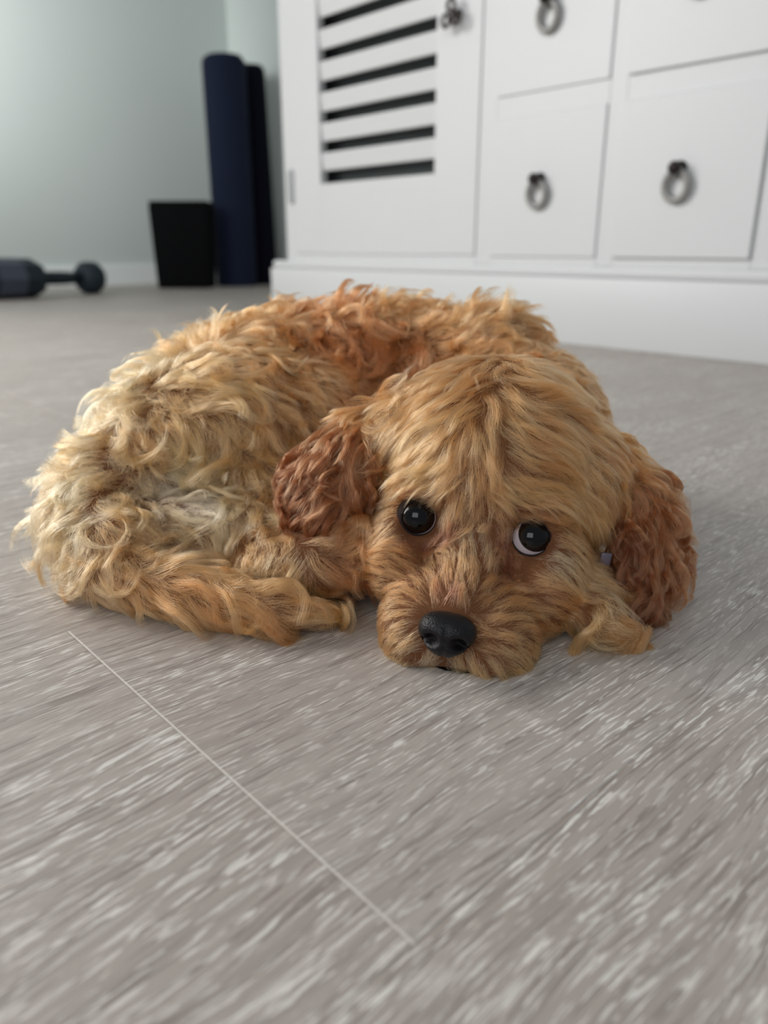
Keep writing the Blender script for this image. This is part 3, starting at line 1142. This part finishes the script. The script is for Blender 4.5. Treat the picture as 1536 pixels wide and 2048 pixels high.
body_guides = [
    # spine and top of the back
    (350, 680, -.5, -.5, 17, .65, 3.0, .7, SAND), (430, 665, .1, -.8, 17, .6, 3.0, .7, APRI), (520, 640, .5, .4, 17, .5, 3.2, .8, APRI), (600, 620, .3, .6, 17, .5, 3.4, .9, RUST),
    (680, 610, .4, .5, 18, .55, 3.4, .9, RUST), (760, 600, .3, -.8, 20, .75, 3.4, .8, APRI), (830, 620, .7, -.2, 18, .6, 3.2, .8, APRI), (900, 650, .8, .4, 16, .4, 2.5, .6, APRI),
    (970, 640, .3, -.5, 17, .55, 2.6, .6, APRI), (1040, 680, .9, .3, 14, .35, 2.2, .5, APRI), (1110, 730, .9, .6, 12, .3, 2.0, .5, APRI), (1180, 800, .8, .8, 12, .3, 2.0, .5, APRI), (1240, 860, .8, .9, 11, .3, 2.0, .5, APRI),
    (640, 680, .3, .8, 19, .4, 3.4, .8, RUST), (720, 680, .2, 1, 20, .4, 3.2, .7, RUST), (560, 700, .5, .8, 20, .4, 3.4, .8, APRI), (790, 680, -.1, 1, 18, .4, 3.2, .7, RUST),
    (480, 720, .7, .7, 20, .45, 3.2, .7, APRI), (640, 760, .5, 1, 20, .35, 3.2, .7, APRI), (690, 780, .3, 1, 18, .3, 3.0, .6, RUST),
    # haunch
    (300, 740, -.6, .2, 18, .6, 3.2, .6, CREAM), (370, 760, .8, .35, 20, .4, 3.0, .5, SAND), (440, 790, .9, .5, 21, .4, 3.0, .5, SAND), (520, 800, .7, .8, 21, .4, 3.2, .6, APRI),
    (250, 800, -.6, .4, 17, .55, 3.2, .6, CREAM), (330, 830, .7, .7, 20, .4, 3.2, .6, SAND), (400, 850, .9, .6, 21, .4, 3.0, .5, SAND), (480, 870, .6, .9, 22, .4, 3.2, .6, SAND), (560, 880, .2, 1, 20, .35, 3.2, .6, APRI),
    (200, 860, -.8, .2, 16, .55, 3.2, .7, CREAM), (270, 890, .4, .8, 17, .4, 3.4, .8, SAND), (360, 910, .6, .8, 19, .35, 3.2, .7, CREAM), (440, 930, .4, 1, 22, .4, 3.2, .6, CREAM), (530, 950, .0, 1, 20, .35, 3.2, .6, SAND),
    (590, 960, .2, 1, 17, .3, 3, .6, RUST),
    # belly, pale and thinner
    (330, 980, .8, .8, 15, .25, 1.8, .5, PALE), (400, 1010, .9, .6, 14, .2, 1.6, .4, PALE), (380, 1060, 1, .2, 13, .2, 1.8, .5, CREAM), (480, 1030, .2, 1, 15, .25, 2.2, .6, CREAM),
    (520, 1070, .4, .8, 15, .3, 2.6, .7, SAND),
    # rump
    (120, 940, -.5, -.3, 16, .6, 3.2, .7, CREAM), (180, 960, -.6, .6, 17, .5, 3.2, .7, CREAM), (90, 1020, -.9, .2, 17, .5, 3.2, .6, CREAM), (150, 1040, -.5, .9, 18, .45, 3.2, .6, CREAM), (230, 1020, .4, .9, 17, .4, 3.0, .6, SAND),
    (80, 1100, -.8, .7, 17, .4, 3.2, .6, CREAM), (140, 1130, -.3, 1, 17, .4, 3.0, .6, CREAM), (230, 1100, .5, .8, 17, .35, 2.8, .6, SAND), (110, 1170, -.1, 1, 13, .35, 2.8, .7, APRI), (170, 1190, .7, .6, 14, .3, 2.6, .7, APRI),
    # hind leg along the front
    (240, 1170, 1, .30, 20, .25, 2.2, .35, APRI), (320, 1175, 1, .25, 22, .25, 2.2, .3, APRI), (400, 1190, 1, .30, 22, .25, 2.2, .3, APRI), (480, 1210, 1, .30, 22, .25, 2.2, .3, APRI), (560, 1230, 1, .2, 20, .25, 2.2, .35, APRI),
    (620, 1235, 1, .05, 16, .25, 2.2, .4, SAND), (300, 1230, 1, .35, 20, .3, 2.4, .4, SAND), (400, 1250, 1, .35, 20, .3, 2.4, .35, APRI), (500, 1265, 1, .15, 18, .3, 2.4, .35, APRI),
    # folded foreleg
    (470, 1110, .5, .8, 15, .4, 3.2, .8, APRI), (540, 1120, .3, .8, 18, .4, 3.6, .8, SAND), (600, 1140, .5, 1, 19, .4, 3.6, .8, SAND), (660, 1140, .8, .6, 16, .3, 3.2, .7, RUST), (700, 1180, .5, .8, 14, .3, 3, .7, DEEP), (560, 1170, .3, 1, 18, .35, 3.4, .7, SAND),
    # forepaw under the chin
    (1140, 1200, .6, 1, 24, .35, 5.0, .6, SAND), (1180, 1250, .2, 1, 24, .35, 5.5, .7, SAND), (1150, 1290, .8, .5, 22, .3, 3.4, .5, SAND), (1190, 1300, .3, 1, 18, .3, 5.0, .7, SAND),
]
ear_l_guides = [
    (760, 820, -.9, .7, 15, .3, 1.6, .3, APRI), (720, 850, -.7, .9, 17, .3, 2.0, .3, EAR), (690, 900, -.5, 1, 19, .3, 2.6, .35, EAR), (710, 950, -.2, 1, 17, .3, 2.2, .3, EAR), (650, 930, -.6, 1, 20, .3, 3.0, .4, EARD),
    (620, 960, -.6, .9, 19, .35, 3.2, .5, EARD), (660, 1000, -.3, 1, 19, .3, 3.0, .4, EARD), (700, 1020, -.1, 1, 17, .25, 2.6, .35, EAR), (620, 1030, -.6, .8, 18, .3, 3.2, .5, EARD), (660, 1060, -.2, .8, 15, .25, 3.0, .5, EAR), (690, 1070, -.5, .7, 14, .2, 2.6, .4, EAR),
]
ear_r_guides = [
    (1200, 860, .7, .8, 15, .3, 2.0, .35, HONEY), (1250, 900, .8, .9, 17, .35, 2.4, .4, APRI), (1290, 950, .8, .7, 18, .4, 2.6, .4, EAR), (1240, 970, .3, 1, 18, .25, 2.2, .3, EAR), (1330, 1000, .9, .6, 18, .5, 2.6, .4, EAR),
    (1250, 1050, .0, 1, 20, .22, 2.2, .25, EARD), (1300, 1060, .3, 1, 21, .3, 2.6, .3, EAR), (1340, 1080, .6, 1, 20, .4, 2.8, .4, EAR), (1250, 1130, .0, 1, 20, .22, 2.4, .25, EARD), (1300, 1150, .1, 1, 20, .3, 3.0, .35, EARD),
    (1270, 1210, .1, 1, 15, .25, 3.2, .5, EARD), (1310, 1230, .1, 1, 13, .3, 3.4, .6, EAR),
]
if FUR:
    all_g = head_guides + body_guides
    coat = Coat(body_me, all_g)
    nh = len(head_guides)
    eye_p = np.array(eyec)
    eye_f = np.array([unit(CAMP - e) for e in eyec])

    def region(S):
        """True where the skin belongs to the head"""
        d = S - MID
        r_, f_, u_ = d @ HR, d @ HF, d @ HU
        inside = (((r_ / 0.060) ** 2 + ((f_ + 0.022) / 0.082) ** 2 + ((u_ + 0.008) / 0.046) ** 2) < 1.0) | (((r_ / 0.048) ** 2 + ((f_ - 0.035) / 0.042) ** 2 + ((u_ + 0.025) / 0.030) ** 2) < 1.0)
        return inside

    def clear(S, Nn):
        k = np.ones(len(S), bool)
        for e, fdir in zip(eye_p, eye_f):
            d = S - e
            along_ = d @ fdir
            rad = np.linalg.norm(d - along_[:, None] * fdir, axis=1)
            k &= ~((rad < 0.0088) & (along_ > -0.012))
        d = S - NC
        a_, b_, c_ = d @ nx, d @ ny, d @ nz
        k &= ~(((a_ / 0.0100) ** 2 + (c_ / 0.0078) ** 2 < 1.0) & (b_ > -0.012))
        # nothing grows on the underside that rests on the floor
        k &= ~((S[:, 2] < 0.018) & (Nn[:, 2] < -0.78))
        k &= ~((S[:, 2] < 0.0012) & (Nn[:, 2] < 0.0))
        return k

    class Sub(Coat):
        def __init__(self, base, sl):
            self.__dict__.update(base.__dict__)
            self.P, self.D, self.A, self.C = base.P[sl], base.D[sl], base.A[sl], base.C[sl]

    hcoat = Sub(coat, slice(0, nh))
    bcoat = Sub(coat, slice(nh, None))
    hk = lambda S, Nn: region(S) & clear(S, Nn)
    bk = lambda S, Nn: ~region(S) & clear(S, Nn)
    head_parts = [grow(hcoat, int(460000 * DENS), int(7500 * DENS), hk, K=12, clump=0.46, wave=34, radius=0.00005, fly=0.06, longer=1.2)]
    # the fringe over each eye, combed outwards and hanging free of the skin
    fringe_pts, fringe_g = [], []
    for (px, py, dx, dy, ln) in ((905, 950, -.9, .45, 11), (865, 948, -1, .35, 13), (830, 950, -1, .3, 15), (795, 955, -1, .35, 16), (765, 962, -1, .5, 16), (742, 975, -.8, .8, 15),
                                 (1000, 978, .8, .5, 10), (1040, 980, 1, .35, 12), (1080, 984, 1, .35, 14), (1115, 992, 1, .45, 16), (1150, 1010, 1, .65, 17), (1180, 1035, .8, .9, 17), (1198, 1060, .5, 1, 15)):
        fringe_g.append((px, py, dx, dy, ln, .34, .9, .12, SAND))
    fr_coat = Coat(body_me, fringe_g)
    fr_d = lambda S: np.sqrt(((S[:, None] - fr_coat.P[None]) ** 2).sum(2)).min(1)
    fk = lambda S, Nn: (fr_d(S) < 0.0062) & clear(S, Nn)
    head_parts.append(grow(fr_coat, int(900000 * DENS), int(26000 * DENS), fk, K=12, clump=0.5, wave=40, radius=0.00005, fly=0.05, free=0.25))
    body_parts = [grow(bcoat, int(260000 * DENS), int(2300 * DENS), bk, K=18, clump=0.60, wave=38, radius=0.00006, fly=0.05, tipcurl=1.8, longer=1.45),
                  grow(bcoat, int(200000 * DENS), int(9000 * DENS), bk, K=18, clump=0.45, wave=26, radius=0.00006, fly=0.08, tipcurl=0.8, longer=0.9)]
    fur_object('head_fur', head_parts, pup)
    fur_object('body_fur', body_parts, pup)
    ek = lambda S, Nn: np.ones(len(S), bool)
    for o_, gd_ in ((ear_l, ear_l_guides), (ear_r, ear_r_guides)):
        ec = Coat(o_.data, gd_)
        fur_object('ear_fur', [grow(ec, int(34000 * DENS), int(420 * DENS), ek, K=16, clump=0.52, wave=28, radius=0.000065, fly=0.05, tipcurl=1.1, longer=1.6)], o_)
    print('strands', sum(len(p[0]) for p in head_parts), sum(len(p[0]) for p in body_parts))
